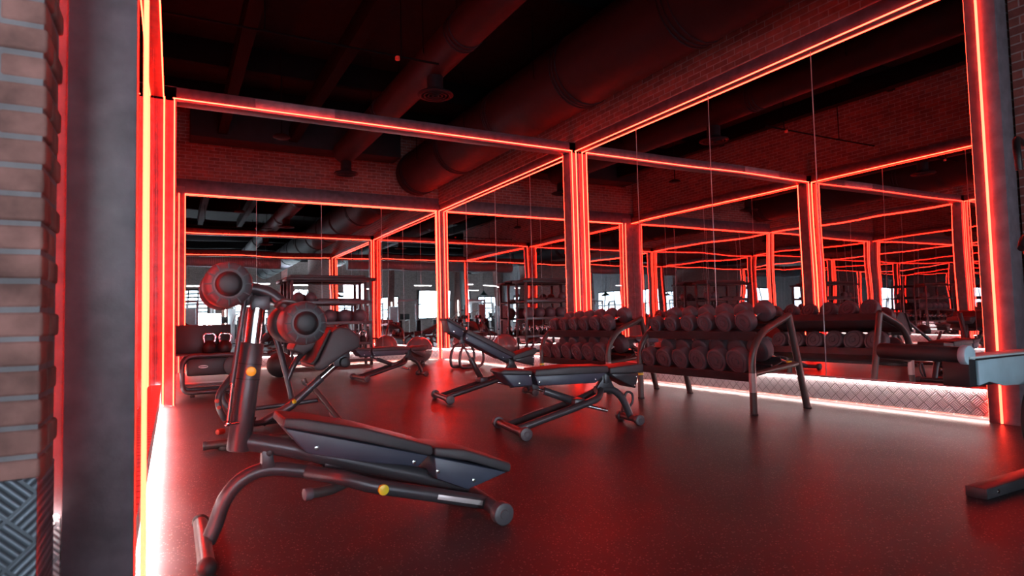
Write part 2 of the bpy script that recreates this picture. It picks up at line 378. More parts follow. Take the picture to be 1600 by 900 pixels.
window((-8.8, -15, 0.8), (-8.74, -12, 3.2), 'y'); window((-8.8, -10, 0.8), (-8.74, -7, 3.2), 'y'); window((-8.8, -5, 0.8), (-8.74, -2.5, 3.2), 'y')

for k, x in enumerate((-6.6, -2.3, 2.8, 6.9, 9.9)):
    trim(MB().box((x - .2, -16.2 if k % 2 else -13.6, 0), (x + .2, -15.8 if k % 2 else -13.2, CEIL), .01), 'brick_x', 'brick pillar of the hall')

# ================================================================ MIRRORS
def mirror(lo, hi, axis, label, group=None):
    """a pane hung on the wall, turned by a trace like real mirror panes are"""
    cen = [(a + b_) / 2 for a, b_ in zip(lo, hi)]
    l = [a - q for a, q in zip(lo, cen)]; h = [a - q for a, q in zip(hi, cen)]
    o = MB().box(l, h, 0.0015, 1).build('wall_mirror', 'mirror', None, 0)
    o.location = cen; o.rotation_euler = (0, R.uniform(-.001, .001), R.uniform(-.002, .002)) if axis == 'y' else (R.uniform(-.001, .001), 0, R.uniform(-.002, .002))
    g = 1 if axis == 'y' else 0
    for sgn in (-1, 1):
        a = list(l); b_ = list(h); p = (l[g] if sgn < 0 else h[g]); a[g] = p - .0012; b_[g] = p + .0012; a[1 - g] -= .003; b_[1 - g] += .001
        MB().box(a, b_).build('polished_edge', 'edge', o, 0)
    return tag(o, label, 'mirror', group)
rs = [2.69, 4.22, 5.70, 7.13, 8.64]
names = ['nearest the right front post', 'second from the right front post, behind the near dumbbell rack', 'third from the right front post', 'next to the middle portal post, on its near side']
for k in range(4): mirror((6.10, rs[k] + .003, KP + .005), (6.112, rs[k + 1] - .003, H - .003), 'y', 'right wall mirror pane, ' + names[k])
rs = [8.87, 10.3, 11.8, 13.3, 14.79]
names = ['just past the middle portal post', 'second past the middle portal', 'third past the middle portal', 'in the far right corner']
for k in range(4): mirror((6.10, rs[k] + .003, KP + .005), (6.112, rs[k + 1] - .003, H - .003), 'y', 'right wall mirror pane, ' + names[k])
bs = [0.215, 1.642, 3.067, 4.511, 5.955]
names = ['leftmost, above the low equipment cart', 'second from the left, behind the storage rack', 'third from left, behind the right end of the storage rack', 'rightmost, beside the far corner']
for k in range(4): mirror((bs[k] + .003, 14.86, KP + .005), (bs[k + 1] - .003, 14.872, H - .003), 'x', 'back wall mirror pane, ' + names[k])
for y0, y1 in ((2.69, 8.64), (8.87, 14.79)):
    for k in range(4): mirror((-0.192, y0 + (y1 - y0) * k / 4 + .003, KP + .005), (-0.18, y0 + (y1 - y0) * (k + 1) / 4 - .003, H - .003), 'y', '%s left wall mirror pane seen almost edge on, %s from the entrance' % ('near' if y0 < 5 else 'far', ('first', 'second', 'third', 'fourth')[k]), 'left wall mirrors')

# ================================================================ LIGHT LINES
e = 0.0068
def strip(a, b_, label, mat='red_led', r=e, group=None):
    lo = [min(p, q) - r for p, q in zip(a, b_)]; hi = [max(p, q) + r for p, q in zip(a, b_)]
    if mat == 'red_led' and -0.3 < max(a[0], b_[0]) < 0.0: mat = 'red_left'
    elif mat == 'red_led' and min(a[1], b_[1]) > 8.0: mat = 'red_deep'
    o = MB().box(lo, hi, 0.004, 1).build('neon_strip' if mat in ('red_led', 'red_left', 'red_deep') else 'led_strip', mat, None, 0)
    return tag(o, label, 'light strip', group)
zb, zt = 0.015, H
fx = 5.945 
strip((WX - .008, YN + .12, zt), (WX - .008, Y1 - .02, zt), 'red neon line along the top of the near right mirrors')
strip((WX - .008, Y1 + .24, zt), (WX - .008, Y2 - .02, zt), 'red neon line along the top of the far right mirrors')
strip((LX, YN + .1, zt), (LX, Y1 - .02, zt), 'red neon line along the top of the near left mirrors')
strip((LX, Y1 + .24, zt), (LX, Y2 - .06, zt), 'red neon line along the top of the far left mirrors')
strip((fx, YN - .01, zb), (fx, YN - .01, zt + .1), 'tall red neon line on the right front post', r=.0085)
strip((-0.088, YN, zb), (-0.088, YN, zt + .1), 'tall red neon line on the left front post', r=.0085)
strip((0.0, Y1 - .024, zt), (5.949, Y1 - .024, zt), 'red neon line across the middle portal beam, facing the entrance')
strip((0.0, Y1 + .244, zt), (5.949, Y1 + .244, zt), 'red neon line across the middle portal beam, facing the back mirrors')
strip((0.011, Y1 - .024, zb), (0.011, Y1 - .024, zt), 'thin upright neon line on the left post of the middle portal, inner edge')
strip((0.011, Y1 + .244, zb), (0.011, Y1 + .244, zt), 'upright neon line behind the left portal post, facing the back mirrors')
strip((-0.10, Y1 - .022, zb), (-0.10, Y1 - .022, zt), 'upright neon line on the left post of the middle portal, beside the left mirrors', r=.009)
strip((5.949, Y1 - .024, zb), (5.949, Y1 - .024, zt), 'upright neon line on the right post of the middle portal, inner edge')
strip((5.949, Y1 + .244, zb), (5.949, Y1 + .244, zt), 'upright neon line behind the right portal post, facing the back mirrors')
strip((6.035, Y1 - .022, zb), (6.035, Y1 - .022, zt), 'upright neon line on the right post of the middle portal, beside the right mirrors')
strip((6.035, Y1 + .238, zb), (6.035, Y1 + .238, zt), 'upright neon line behind the right portal post, beside the far right mirrors')
strip((0.225, Y2 - .03, zt), (5.955, Y2 - .03, zt), 'red neon line along the top of the back mirrors')
strip((0.225, Y2 - .04, zb), (0.225, Y2 - .04, zt), 'upright neon line at the left edge of the back mirrors')
strip((0.11, Y2 - .04, zb), (0.11, Y2 - .04, zt), 'upright neon line on the far left corner post')
strip((5.955, Y2 - .0, zb), (5.955, Y2 - .0, zt), 'upright neon line at the right edge of the back mirrors')
strip((WX + .005, Y2 - .0, zb), (WX + .005, Y2 - .0, zt), 'upright neon line at the far end of the right mirrors')
strip((-0.08, YN + .066, zt), (5.93, YN + .066, zt), 'red neon line across the front opening, facing into the room')
strip((WX - .0, YN + .112, zb), (WX - .0, YN + .112, zt), 'upright neon line at the near edge of the right mirrors, facing into the room')
strip((-0.41, 2.52, 0.36), (-0.41, 2.52, zt), 'red neon line hidden between brick pier and black post', 'red_deep')
# white lines at the skirting
wl = 'white_led'
for (a, b_, lab) in (((6.118, 2.72, .054), (6.118, 8.60, .054), 'white light line hidden behind the near right skirting'),
                     ((6.118, 8.9, .054), (6.118, 14.78, .054), 'white light line hidden behind the far right skirting'),
                     ((0.25, 14.884, .054), (5.93, 14.884, .054), 'white light line hidden behind the back skirting'),
                     ((-0.206, 2.72, .054), (-0.206, 8.60, .054), 'white light line hidden behind the near left skirting'),
                     ((-0.206, 8.9, .054), (-0.206, 14.75, .054), 'white light line hidden behind the far left skirting')):
    strip(a, b_, lab, 'white_left' if 'left' in lab else wl, 0.011)
for (a, b_, lab) in (((6.030, 2.72, KP - .005), (6.030, 8.60, KP - .005), 'white light line along the top of the near right skirting'),
                     ((6.030, 8.9, KP - .005), (6.030, 14.78, KP - .005), 'white light line along the top of the far right skirting'),
                     ((0.25, 14.795, KP - .005), (5.93, 14.795, KP - .005), 'white light line along the top of the back skirting'),
                     ((-0.120, 2.72, KP - .005), (-0.120, 8.60, KP - .005), 'white light line along the top of the near left skirting'),
                     ((-0.120, 8.9, KP - .005), (-0.120, 14.75, KP - .005), 'white light line along the top of the far left skirting')):
    strip(a, b_, lab, 'white_soft', 0.0045)
strip((-0.41, 2.506, 0.352), (-0.325, 2.506, 0.352), 'small white light above the short plate beside the brick pier', 'white_soft', 0.004)

# ================================================================ CEILING SERVICES
def duct(cx, cz, r, y0, y1, label, seams):
    t_ = thing('air_duct', label, 'air duct', (cx, y0, cz))
    MB().cyl((0, 0, 0), (0, y1 - y0, 0), r, 40, 0.02).build('duct_pipe', 'duct', t_)
    y = 0.7
    while y < y1 - y0:
        b = MB()
        for d in (0, 0.09, 0.16): b.lathe([(0, r), (0.008, r + .013), (0.03, r + .013), (0.038, r)], (0, y + d, 0), (0, 1, 0), 40)
        b.build('seam_ring', 'duct', t_); y += seams
    for yy in [k * 2.6 + 1.2 for k in range(int((y1 - y0) / 2.6))]:
        MB().cyl((-r - .01, yy, 0), (-r - .01, yy, CEIL - cz), 0.006, 8).cyl((r + .01, yy, 0), (r + .01, yy, CEIL - cz), 0.006, 8).tube([(-r - .01, yy, 0), (-r * .7, yy, -r * .75), (0, yy, -r - .01), (r * .7, yy, -r * .75), (r + .01, yy, 0)], 0.008, 0.2, 8).build('hanger', 'joist', t_)
    return t_
duct(3.32, 4.73, 0.25, -14.0, 13.62, 'slim round air duct running under the ceiling beside the round diffusers', 3.4)
duct(5.40, 4.68, 0.54, -14.0, 14.75, 'large round air duct close to the right brick wall', 2.3)
def cross_duct(y, z, r, x0, x1, label):
    t_ = thing('air_duct', label, 'air duct', (x0, y, z))
    b = MB(); n = int((x1 - x0) / 0.09); prof = []
    for k in range(n): prof += [(k * .09, r), (k * .09 + .05, r), (k * .09 + .06, r + .008), (k * .09 + .08, r + .008)]
    b.lathe(prof, (0, 0, 0), (1, 0, 0), 32); b.build('duct_pipe', 'duct_pale', t_)
    MB().cyl((1.5, 0, 0), (1.5, 0, CEIL - z), .008, 8).cyl((4.5, 0, 0), (4.5, 0, CEIL - z), .008, 8).build('hanger', 'joist', t_)
cross_duct(-1.4, 3.92, 0.25, -6.0, 4.6, 'ribbed pale duct crossing the hall, seen in the mirrors')
def diffuser(x, y, label):
    t_ = thing('air_diffuser', label, 'air diffuser', (x, y, 4.2))
    MB().lathe([(0, .23), (.0, .25), (.012, .262), (.03, .25), (.06, .14), (.10, .115)], (0, 0, 0), (0, 0, 1), 40).build('diffuser_rim', 'duct', t_)
    b = MB()
    for r in (.225, .17, .115, .06): b.lathe([(0, r), (-.012, r - .012), (-.004, r - .03), (.004, r - .03)], (0, 0, 0), (0, 0, 1), 32)
    b.build('diffuser_ring', 'duct', t_)
    MB().cyl((0, 0, .09), (0.0, 0, .278), .115, 28).build('duct_neck', 'duct', t_)
diffuser(3.31, 8.2, 'round ceiling diffuser in front of the middle portal')
diffuser(3.30, 13.4, 'round ceiling diffuser seen through the middle portal')
diffuser(3.31, 3.3, 'round ceiling diffuser above the front of the room')
t_ = thing('sprinkler_pipe', 'thin sprinkler pipe crossing high under the dark ceiling', 'pipe', (0, 7.3, 4.27))
MB().cyl((-0.2, 0, 0), (3.0, 0, 0), .014, 10).cyl((0.9, 0, 0), (0.9, 0, CEIL - 4.27), .008, 8).cyl((2.5, 0, 0), (2.5, 0, CEIL - 4.27), .008, 8).build('pipe_run', 'joist', t_)
MB().cyl((2.45, 0, -.05), (2.45, 0, 0), .03, 14, .008).build('sprinkler_head', 'redplastic', t_)
tag(MB().lathe([(0, .10), (.02, .14), (.05, .13), (.09, .06)], (1.62, 11.0, 4.13), (0, 0, 1), 28).build('smoke_detector', 'duct'), 'small round ceiling detector seen through the middle portal on the left', 'detector')
MB_ = MB().cyl((1.62, 11.0, 4.2), (1.62, 11.0, CEIL), .012, 8)
MB_.build('hanger', 'joist', bpy.data.objects['smoke_detector'])

# ================================================================ BENCH WITH SPLIT PADS
def rot_about(px, pz, ang):
    return Matrix.Translation(V(px, 0, pz)) @ Matrix.Rotation(ang, 4, 'Y') @ Matrix.Translation(V(-px, 0, -pz))
def bolt(b, x, y, z, mat=None, r=0.009):
    p = V(x, y, z); q = V(x, y + (-.006 if y < 0 else .006), z)
    if mat is not None: p = mat @ p; q = mat @ q
    b.cyl(p, q, r, 12, .002)
def footbar(t_, x, y0, y1, r, rc, x1=None, mat='steel'):
    x1 = x if x1 is None else x1
    z = rc
    MB().cyl((x, y0, z), (x1, y1, z), r, 20).build('foot_bar', mat, t_)
    for (xa, ya, s) in ((x, y0, -1), (x1, y1, 1)):
        MB().cyl((xa, ya, z), (xa, ya + s * .055, z), rc, 24, .008).lathe([(0, .022), (.003, .02), (.003, .001)], (xa, ya + s * .055, z), (0, s, 0), 16).build('rubber_cap', 'foam', t_)
def adjustable_bench(label, loc, rz, ang, seat_ang=0.0):
    t_ = thing('adjustable_bench', label, 'bench', loc, rz)
    footbar(t_, 0, -.30, .30, .032, .052); footbar(t_, 1.15, -.11, .15, .03, .046)
    for s in (-1, 1):
        MB().tube([(.01, s * .12, .055), (.62, s * .12, .212), (.77, s * .115, .255), (.84, s * .03, .315)], .030, .07, 16).build('frame_rail', 'steel', t_)
    MB().tube([(.80, 0, .318), (.97, 0, .318), (1.07, 0, .235), (1.15, 0, .05)], .033, .12, 16).build('front_leg', 'steel', t_)
    MB().prism([(.80, .33), (.98, .33), (.93, .42), (.93, .47), (.86, .47), (.86, .41)], -.028, .028, .006, 2).build('gusset_plate', 'steel', t_)
    MB().box((.20, .151 - .004, -.004), (.40, .1535, .012)).build('rail_label', 'label', t_).matrix_local = rot_about(.1, .06, -.253) @ Matrix.Translation(V(-.02, -.002, .093))
    # seat
    sm = rot_about(.90, .45, -seat_ang)
    MB().prism([(.87, .462), (1.16, .458), (1.205, .475), (1.21, .525), (1.19, .54), (.87, .515)], -.15, .15, .018, 3, sm).build('seat_pad', 'vinyl', t_)
    b = MB().prism([(.885, .46), (1.17, .455), (1.13, .32), (1.06, .36), (.94, .42)], -.135, .135, .012, 2, sm).build('seat_bracket', 'steel', t_)
    b = MB(); bolt(b, 1.14, -.137, .425, sm); bolt(b, 1.12, -.137, .35, sm); b.build('bolt', 'chrome', t_)
    # backrest
    am = rot_about(.88, .445, ang)
    MB().prism([(.165, .478), (.855, .472), (.862, .50), (.855, .535), (.50, .545), (.175, .532)], -.15, .15, .017, 3, am).build('back_pad', 'vinyl', t_)
    MB().prism([(-.12, .508), (.145, .490), (.15, .53), (-.10, .547), (-.135, .53)], -.15, .15, .014, 3, am).build('head_pad', 'vinyl', t_)
    MB().prism([(.17, .482), (.85, .478), (.735, .392), (.20, .398)], -.142, .142, .012, 2, am).build('back_shell', 'shell', t_)
    MB().prism([(-.115, .510), (.142, .494), (.148, .405), (-.02, .402)], -.142, .142, .012, 2, am).build('head_shell', 'shell', t_)
    b = MB().cyl(am @ V(.0, 0, .415), am @ V(.86, 0, .425), .033, 18).box(am @ V(.9, -.05, .40) - V(.03, .0, .03), am @ V(.9, .05, .46) + V(.02, 0, .0), .008)
    b.build('back_beam', 'steel', t_)
    b = MB()
    for x, z in ((.21, .43), (.73, .425), (.13, .485), (.03, .43)): bolt(b, x, -.143, z, am)
    b.build('bolt', 'chrome', t_)
    # gas strut: from the beam down to the rails
    A = am @ V(.22, 0, .37); B = V(.60, 0, .232) if ang < .2 else V(.50, 0, .235)
    d = (B - A).normalized(); mid = A + d * ((B - A).length * (.22 if ang < .2 else .42))
    MB().cyl(A, mid, .014, 14).build('strut_rod', 'chrome', t_); MB().cyl(mid, B, .034, 20, .006).build('strut_sleeve', 'steel', t_)
    MB().box(A - V(.03, .03, .012), A + V(.03, .03, .055), .008).build('strut_bracket', 'steel', t_)
    MB().box(B - V(.05, .10, .035), B + V(.05, .10, .03), .012).build('strut_mount', 'steel', t_)
    MB().tube([(.60, -.02, .215), (.74, -.05, .175), (.875, -.07, .138)], .016, .05, 14).build('pull_handle', 'chrome', t_)
    MB().tube([(1.12, .11, .08), (1.18, .12, .27), (1.25, .12, .25), (1.25, .12, .16), (1.17, .12, .09)], .012, .04, 10).build('carry_loop', 'steel', t_)
    return t_
adjustable_bench('black adjustable bench set flat mid-floor in front of the dumbbell racks', (2.48, 4.60, 0), -.143, 0.0, 0.0)
adjustable_bench('black adjustable bench with its backrest tilted up, behind the flat one', (2.83, 6.96, 0), -.12, .484, .21)
adjustable_bench('distant flat black bench just in front of the big shiny ball', (2.74, 10.35, 0), .10, 0.0, 0.0)

# ================================================================ DECLINE BENCH (nearest)
t_ = thing('decline_bench', 'large decline bench nearest the camera, with foam leg rollers on a chrome column', 'bench', (1.38, 3.0, 0))
MB().tube([(-1.245, 0, .035), (-1.222, 0, .081), (-1.182, 0, .205), (-1.131, 0, .268), (-1.06, 0, .305), (-1.0, 0, .312), (-.89, 0, .293), (-.80, 0, .265)], .032, .05, 20).build('front_leg', 'steel', t_)
for s in (-1, 1):
    MB().tube([(-.83, s * .01, .274), (-.70, s * .17, .262), (-.60, s * .205, .222), (.0, s * .21 - .0, .05)], .033, .08, 20).build('frame_rail', 'steel', t_)
footbar(t_, -.03, -.36, .28, .034, .052, .03); 
MB().cyl((-1.262, -.30, .035), (-1.262, .31, .035), .032, 20).build('front_foot_bar', 'bronze', t_)
for s in (-1, 1): MB().sphere((-1.262, s * .315, .037), .037).build('rubber_cap', 'rubber', t_)
MB().tube([(-1.10, 0, .445), (-.95, 0, .405), (-.29, 0, .180), (-.03, 0, .095)], .041, .1, 22).build('pad_beam', 'steel', t_)
MB().prism([(-.965, .512), (-.955, .549), (-.87, .538), (-.60, .468), (-.275, .352), (-.270, .318), (-.284, .304), (-.62, .412)], -.15, .15, .014, 3).build('back_pad', 'vinyl', t_)
MB().prism([(-.955, .506), (-.29, .306), (-.345, .258), (-.60, .312), (-.862, .385)], -.145, .145, .012, 2).build('back_shell', 'shell', t_)
MB().prism([(-.266, .300), (-.264, .343), (-.10, .312), (.153, .213), (.158, .188), (.145, .165), (-.08, .252)], -.15, .15, .014, 3).build('seat_pad', 'vinyl', t_)
MB().prism([(-.266, .297), (.138, .168), (-.09, .112), (-.255, .188)], -.145, .145, .012, 2).build('seat_shell', 'shell', t_)
b = MB()
for x, z in ((-.82, .405), (-.37, .285), (-.25, .225), (-.06, .155)): bolt(b, x, -.146, z, None, .010)
b.build('bolt', 'chrome', t_)
MB().cyl((-1.125, 0, .405), (-1.066, 0, .875), .049, 28, .006).build('column_sleeve', 'steel', t_)
b = MB()
for f in (.66, .80): 
    p = V(-1.125 + .059 * f, 0, .405 + .47 * f); b.lathe([(0, .0505), (.004, .0505)], p, (.125, 0, .99), 28)
b.build('sleeve_band', 'darksteel', t_)
MB().cyl((-1.066, 0, .86), (-1.046, 0, 1.03), .036, 28).build('chrome_tube', 'chrome', t_)
MB().cyl((-1.078, -.047, .752), (-1.078, -.062, .752), .021, 24, .003).build('adjustment_knob', 'yellow', t_)
MB().box((-1.075, -.032, 1.02), (-.995, .032, 1.085), .006).build('head_block', 'steel', t_)
MB().prism([(-1.20, 1.09), (-1.10, 1.035), (-1.07, 1.05), (-1.06, 1.09), (-1.10, 1.135)], -.02, .02, .006, 2).build('arm_plate', 'steel', t_)
MB().tube([(-1.19, 0, 1.118), (-1.09, 0, 1.122), (-1.01, 0, 1.108), (-.95, 0, 1.065), (-.90, 0, 1.0), (-.885, 0, .962)], .028, .08, 20).build('curved_arm', 'steel', t_)
MB().tube([(-.97, -.03, 1.035), (-.95, -.06, 1.062), (-.885, -.06, 1.055), (-.862, -.05, 1.01)], .011, .03, 12).build('hand_loop', 'bronze', t_)
for (x, z) in ((-1.182, 1.122), (-.883, .957)):
    MB().cyl((x, -.24, z), (x, .24, z), .016, 14).build('roller_axle', 'chrome', t_)
    for s in (-1, 1):
        y0 = s * .065
        rr = MB().lathe([(0, .060), (.004, .082), (.016, .092), (.17, .093), (.19, .088), (.20, .076), (.205, .052)], (x, y0, z), (0, s, 0), 40).build('foam_roller', 'foam', t_)
        MB().lathe([(0, .052), (.004, .050), (.012, .044), (.016, .032), (.017, .001)], (x, y0 + s * .203, z), (0, s, 0), 32).build('roller_cap', 'darksteel', rr)
        g = MB()
        for k in range(12):
            a = 2 * PI * k / 12; g.box((-.002, -.001, .060), (.002, .0015, .088), 0, 1, Matrix.Translation(V(x, y0 + s * .203, z)) @ Matrix.Rotation(a, 4, 'Y'))
        g.lathe([(0, .060), (.0004, .0615), (.0004, .0595)], (x, y0 + s * .2035, z), (0, s, 0), 32)
        g.build('roller_ridge', 'darksteel', rr)
MB().cyl((-1.105, -.075, 1.065), (-1.155, -.075, .71), .011, 14).build('gas_rod_sleeve', 'steel', t_)
MB().cyl((-1.153, -.075, .72), (-1.172, -.075, .545), .0065, 12).sphere((-1.173, -.075, .538), .014).cyl((-1.173, -.075, .535), (-1.105, -.02, .53), .010, 12).build('gas_rod', 'chrome', t_)
MB().prism([(-1.03, .41), (-.985, .40), (-.975, .315), (-1.035, .30)], -.03, .03, .008, 2).build('hinge_bracket', 'steel', t_)
MB().cyl((-1.0, -.04, .385), (-1.0, .04, .385), .014, 14, .003).build('hinge_pin', 'darksteel', t_)
MB().tube([(-.84, -.12, .205), (-.75, -.10, .20), (-.66, -.05, .215)], .023, .05, 16).build('pull_lever', 'bronze', t_)
MB().cyl((-.872, -.128, .205), (-.835, -.12, .205), .027, 20, .006).build('lever_grip', 'rubber_grey', t_)
MB().cyl((-.76, 0, .30), (-.52, 0, .265), .026, 18, .004).build('gas_spring', 'steel', t_); MB().cyl((-.52, 0, .265), (-.49, 0, .26), .016, 14).build('spring_rod', 'chrome', t_)
MB().box((-.50, -.03, .215), (-.42, .03, .30), .008).build('spring_mount', 'steel', t_)
MB().cyl((-.55, -.235, .205), (-.55, -.254, .205), .024, 24, .003).build('rail_knob', 'yellow', t_)
rl = MB().box((0, -.002, -.011), (.24, .0, .011), .001).build('rail_label', 'label', t_); rl.matrix_local = Matrix.Translation(V(-.29, -.2435, .133)) @ Matrix.Rotation(.278, 4, 'Y')

# ================================================================ PREACHER CURL BENCH (behind the decline bench)
t_ = thing('curl_bench', 'arm curl bench with two raised pads standing behind the near decline bench', 'bench', (0, 6.3, 0))
for k, (y0, y1) in enumerate(((-.30, .42),)):
    MB().prism([(1.155, .56), (1.20, .60), (1.335, .885), (1.40, .925), (1.50, .905), (1.60, .82), (1.60, .72), (1.46, .665), (1.24, .515), (1.18, .525)], y0, y1, .028, 3).build('arm_pad', 'vinyl', t_)
MB().prism([(1.15, .575), (1.19, .615), (1.325, .90), (1.30, .90), (1.16, .62), (1.12, .59)], -.31, .43, .008, 2).build('arm_pad_piping', 'rubber', t_)
MB().tube([(1.50, -.0, .60), (1.39, 0, .515), (1.27, 0, .412)], .033, .04, 18).build('chrome_tube', 'chrome', t_)
MB().tube([(1.285, 0, .425), (1.0, 0, .175), (.74, 0, -.0 + .04)], .040, .05, 20).build('diagonal_tube', 'steel', t_)
MB().box((1.40, -.05, .53), (1.56, .05, .70), .012).build('pad_mount', 'steel', t_)
MB().cyl((1.50, -.12, .57), (1.50, .12, .57), .05, 20, .01).build('hinge_drum', 'darksteel', t_)
MB().prism([(1.02, .71), (1.06, .79), (1.28, .81), (1.28, .74), (1.12, .66)], .02, .44, .02, 3).build('seat_pad', 'vinyl', t_)
MB().tube([(.87, .1, .88), (.96, .1, .55), (1.025, .1, .235)], .034, .1, 16, flat=.75).build('upright_post', 'steel', t_)
MB().tube([(.985, .1, .42), (1.06, .1, .60), (1.18, .2, .70)], .028, .12, 16).build('seat_arm', 'steel', t_)
MB().tube([(.60, .05, .17), (1.05, .05, .19), (1.26, .05, .205)], .022, .1, 14).build('base_tube', 'steel', t_)
MB().tube([(1.22, 0, .32), (1.30, -.1, .20), (1.40, -.25, .035)], .028, .05, 14).build('rear_leg', 'bronze', t_)
MB().cyl((1.36, -.45, .035), (1.44, .25, .035), .03, 16).build('foot_bar', 'steel', t_)
MB().cyl((1.11, -.02, .43), (1.13, -.02, .38), .028, 18, .005).cyl((1.12, -.02, .38), (1.17, -.01, .33), .01, 10).build('pop_pin_knob', 'bronze', t_)
MB().cyl((1.015, -.045, .215), (1.03, -.06, .225), .02, 18, .003).build('adjustment_knob', 'yellow', t_)
MB().tube([(.80, .1, .86), (.50, -.1, .54), (.36, -.2, .36), (.355, -.2, .25), (.42, -.2, .10), (.60, -.1, .05), (.98, .1, .04)], .028, .12, 16).build('side_hoop', 'steel', t_)
MB().tube([(.56, .3, .52), (.42, .3, .36), (.42, .3, .26), (.50, .3, .12), (.70, .2, .05)], .026, .12, 16).build('side_hoop', 'steel', t_)
MB().cyl((.345, -.23, .30), (.35, -.16, .30), .020, 16, .006).cyl((.36, -.23, .24), (.365, -.16, .24), .018, 16, .006).build('red_stop', 'redplastic', t_)
MB().cyl((.345, -.25, .03), (.40, -.20, .03), .026, 16, .008).build('rubber_foot', 'redplastic', t_)
MB().cyl((.22, -.95, .045), (.95, -.95, .045), .034, 18).cyl((.95, -.95, .045), (.98, .1, .045), .03, 14).build('front_foot_bar', 'bronze', t_)
MB().cyl((.205, -.95, .045), (.23, -.95, .045), .037, 18, .004).build('rubber_cap', 'foam', t_); MB().cyl((.36, -.95, .0), (.36, -.95, .03), .05, 16, .006).build('rubber_foot', 'rubber', t_)

# ================================================================ DUMBBELL RACKS
def rack(label, loc):
    t_ = thing('dumbbell_rack', label, 'rack', loc); L = 1.60
    for i, y in enumerate((0, L)):
        MB().tube([(0, y, 0), (0, y, .58), (.14, y, .775), (.56, y, .93)], .034, .12, 18).build('front_leg', 'bronze', t_)
        MB().tube([(.55, y, .928), (.77, y, 0)], .034, .02, 18).build('rear_leg', 'bronze', t_)
        MB().cyl((.02, y, .385), (.675, y, .455), .026, 16).build('side_brace', 'bronze', t_)
        for x in (0, .77): MB().cyl((x, y, 0), (x, y, .02), .038, 18, .005).build('rubber_foot', 'rubber', t_)
    for z0, nm in ((.345, 'lower_shelf'), (.735, 'upper_shelf')):
        x0, dx = (0.0, .50) if z0 < .5 else (.10, .46)
        a = math.atan2(.16, dx)
        mm = Matrix.Translation(V(x0 + .03, 0, z0)) @ Matrix.Rotation(-a, 4, 'Y')
        b = MB().box((-.01, .02, -.008), (.44, L - .02, .004), .002, 1, mm).box((-.02, .02, -.035), (-.008, L - .02, .055), .003, 1, mm)
        b.box((.43, .02, -.035), (.442, L - .02, .05), .003, 1, mm)
        b.box((.13, .02, .002), (.15, L - .02, .028), .003, 1, mm).box((.28, .02, .002), (.30, L - .02, .028), .003, 1, mm)
        b.build(nm, 'steel', t_)
    MB().cyl((0, 0, .215), (0, 0, .395), .0348, 20).build('leg_label', 'label', t_)
    MB().cyl((0, L, .275), (0, L, .300), .0352, 20).build('yellow_band', 'yellow', t_)
    return t_
def dumbbell(label, loc, r, ln, tilt, group):
    t_ = thing('dumbbell', label, 'dumbbell', loc, 0, group); t_.rotation_euler = (0, -tilt, 0)
    hw = ln * .25
    MB().cyl((-ln * .22, 0, 0), (ln * .22, 0, 0), .017, 16).lathe([(0, .017), (.02, .021), (.04, .017)], (-.02, 0, 0), (1, 0, 0), 16).build('grip', 'chrome', t_)
    for s in (-1, 1):
        p = [(0, r * .70), (.003, r * .92), (.010, r * .99), (.016, r), (hw - .016, r), (hw - .009, r * .99), (hw - .003, r * .95), (hw, r * .89), (hw, r * .80),
             (hw - .008, r * .77), (hw - .008, r * .70), (hw, r * .66), (hw, r * .42), (hw - .007, r * .39), (hw - .007, r * .24), (hw + .003, r * .20), (hw + .002, .001)]
        MB().lathe(p, (s * (ln * .5 - hw), 0, 0), (s, 0, 0), 32).build('weight_head', 'rubber_grey', t_)
    return t_
ordw = ['nearest', 'second nearest', 'third nearest', 'fourth nearest', 'fifth nearest', 'farthest']
def fill(rx, ry, which):
    for tier, z0, x0, dx, ra, rb in (('lower', .345, 0.0, .50, .126, .108), ('upper', .735, .10, .46, .105, .088)):
        a = math.atan2(.16, dx)
        for k in range(6):
            f = k / 5; r = ra * (1 - f) + rb * f; ln = .42 if tier == 'lower' else .385
            base = V(rx + x0 + .03, ry + .175 + k * .256, z0)
            along = V(math.cos(a), 0, math.sin(a)); nrm = V(-math.sin(a), 0, math.cos(a))
            p = base + along * .21 + nrm * (r + .031)
            dumbbell('round black dumbbell on the %s shelf of the %s rack, %s to the camera' % (tier, which, ordw[k]), p, r, ln, a, 'dumbbells on the %s dumbbell rack' % which)
rack('two-tier dumbbell rack full of round dumbbells, nearest the camera on the right', (4.79, 4.07, 0)); fill(4.79, 4.07, 'near')
rack('second two-tier dumbbell rack, farther along the right mirrors', (4.79, 6.27, 0)); fill(4.79, 6.27, 'far')

# ================================================================ LOW EQUIPMENT CART (far left)
t_ = thing('equipment_cart', 'low dark equipment cart with rounded tube legs and an oval badge, far left', 'cart', (0.12, 9.6, 0))
for y in (0, .5):
    MB().tube([(0, y, .06), (0, y, .46), (.08, y, .56), (.62, y, .56), (.74, y, .50), (.74, y, .14), (.66, y, .06)], .03, .11, 16, closed=True).build('side_frame', 'steel', t_)
for x in (.12, .6): MB().box((x - .03, -.05, 0), (x + .03, .55, .03), .01).build('rubber_foot', 'rubber', t_)
MB().box((.05, .03, .28), (.70, .47, .53), .03).build('body', 'darksteel', t_)
MB().cyl((.66, .0, .40), (.66, .5, .40), .155, 36, .02).build('drum', 'darksteel', t_)
MB().box((.03, .06, .14), (.70, .46, .165), .006).build('lower_tray', 'steel', t_)
MB().box((-.10, .42, .56), (.63, .46, .985), .01).build('back_panel', 'darksteel', t_)
MB().box((-.10, .02, .56), (.55, .44, .585), .006).build('top_tray', 'steel', t_)
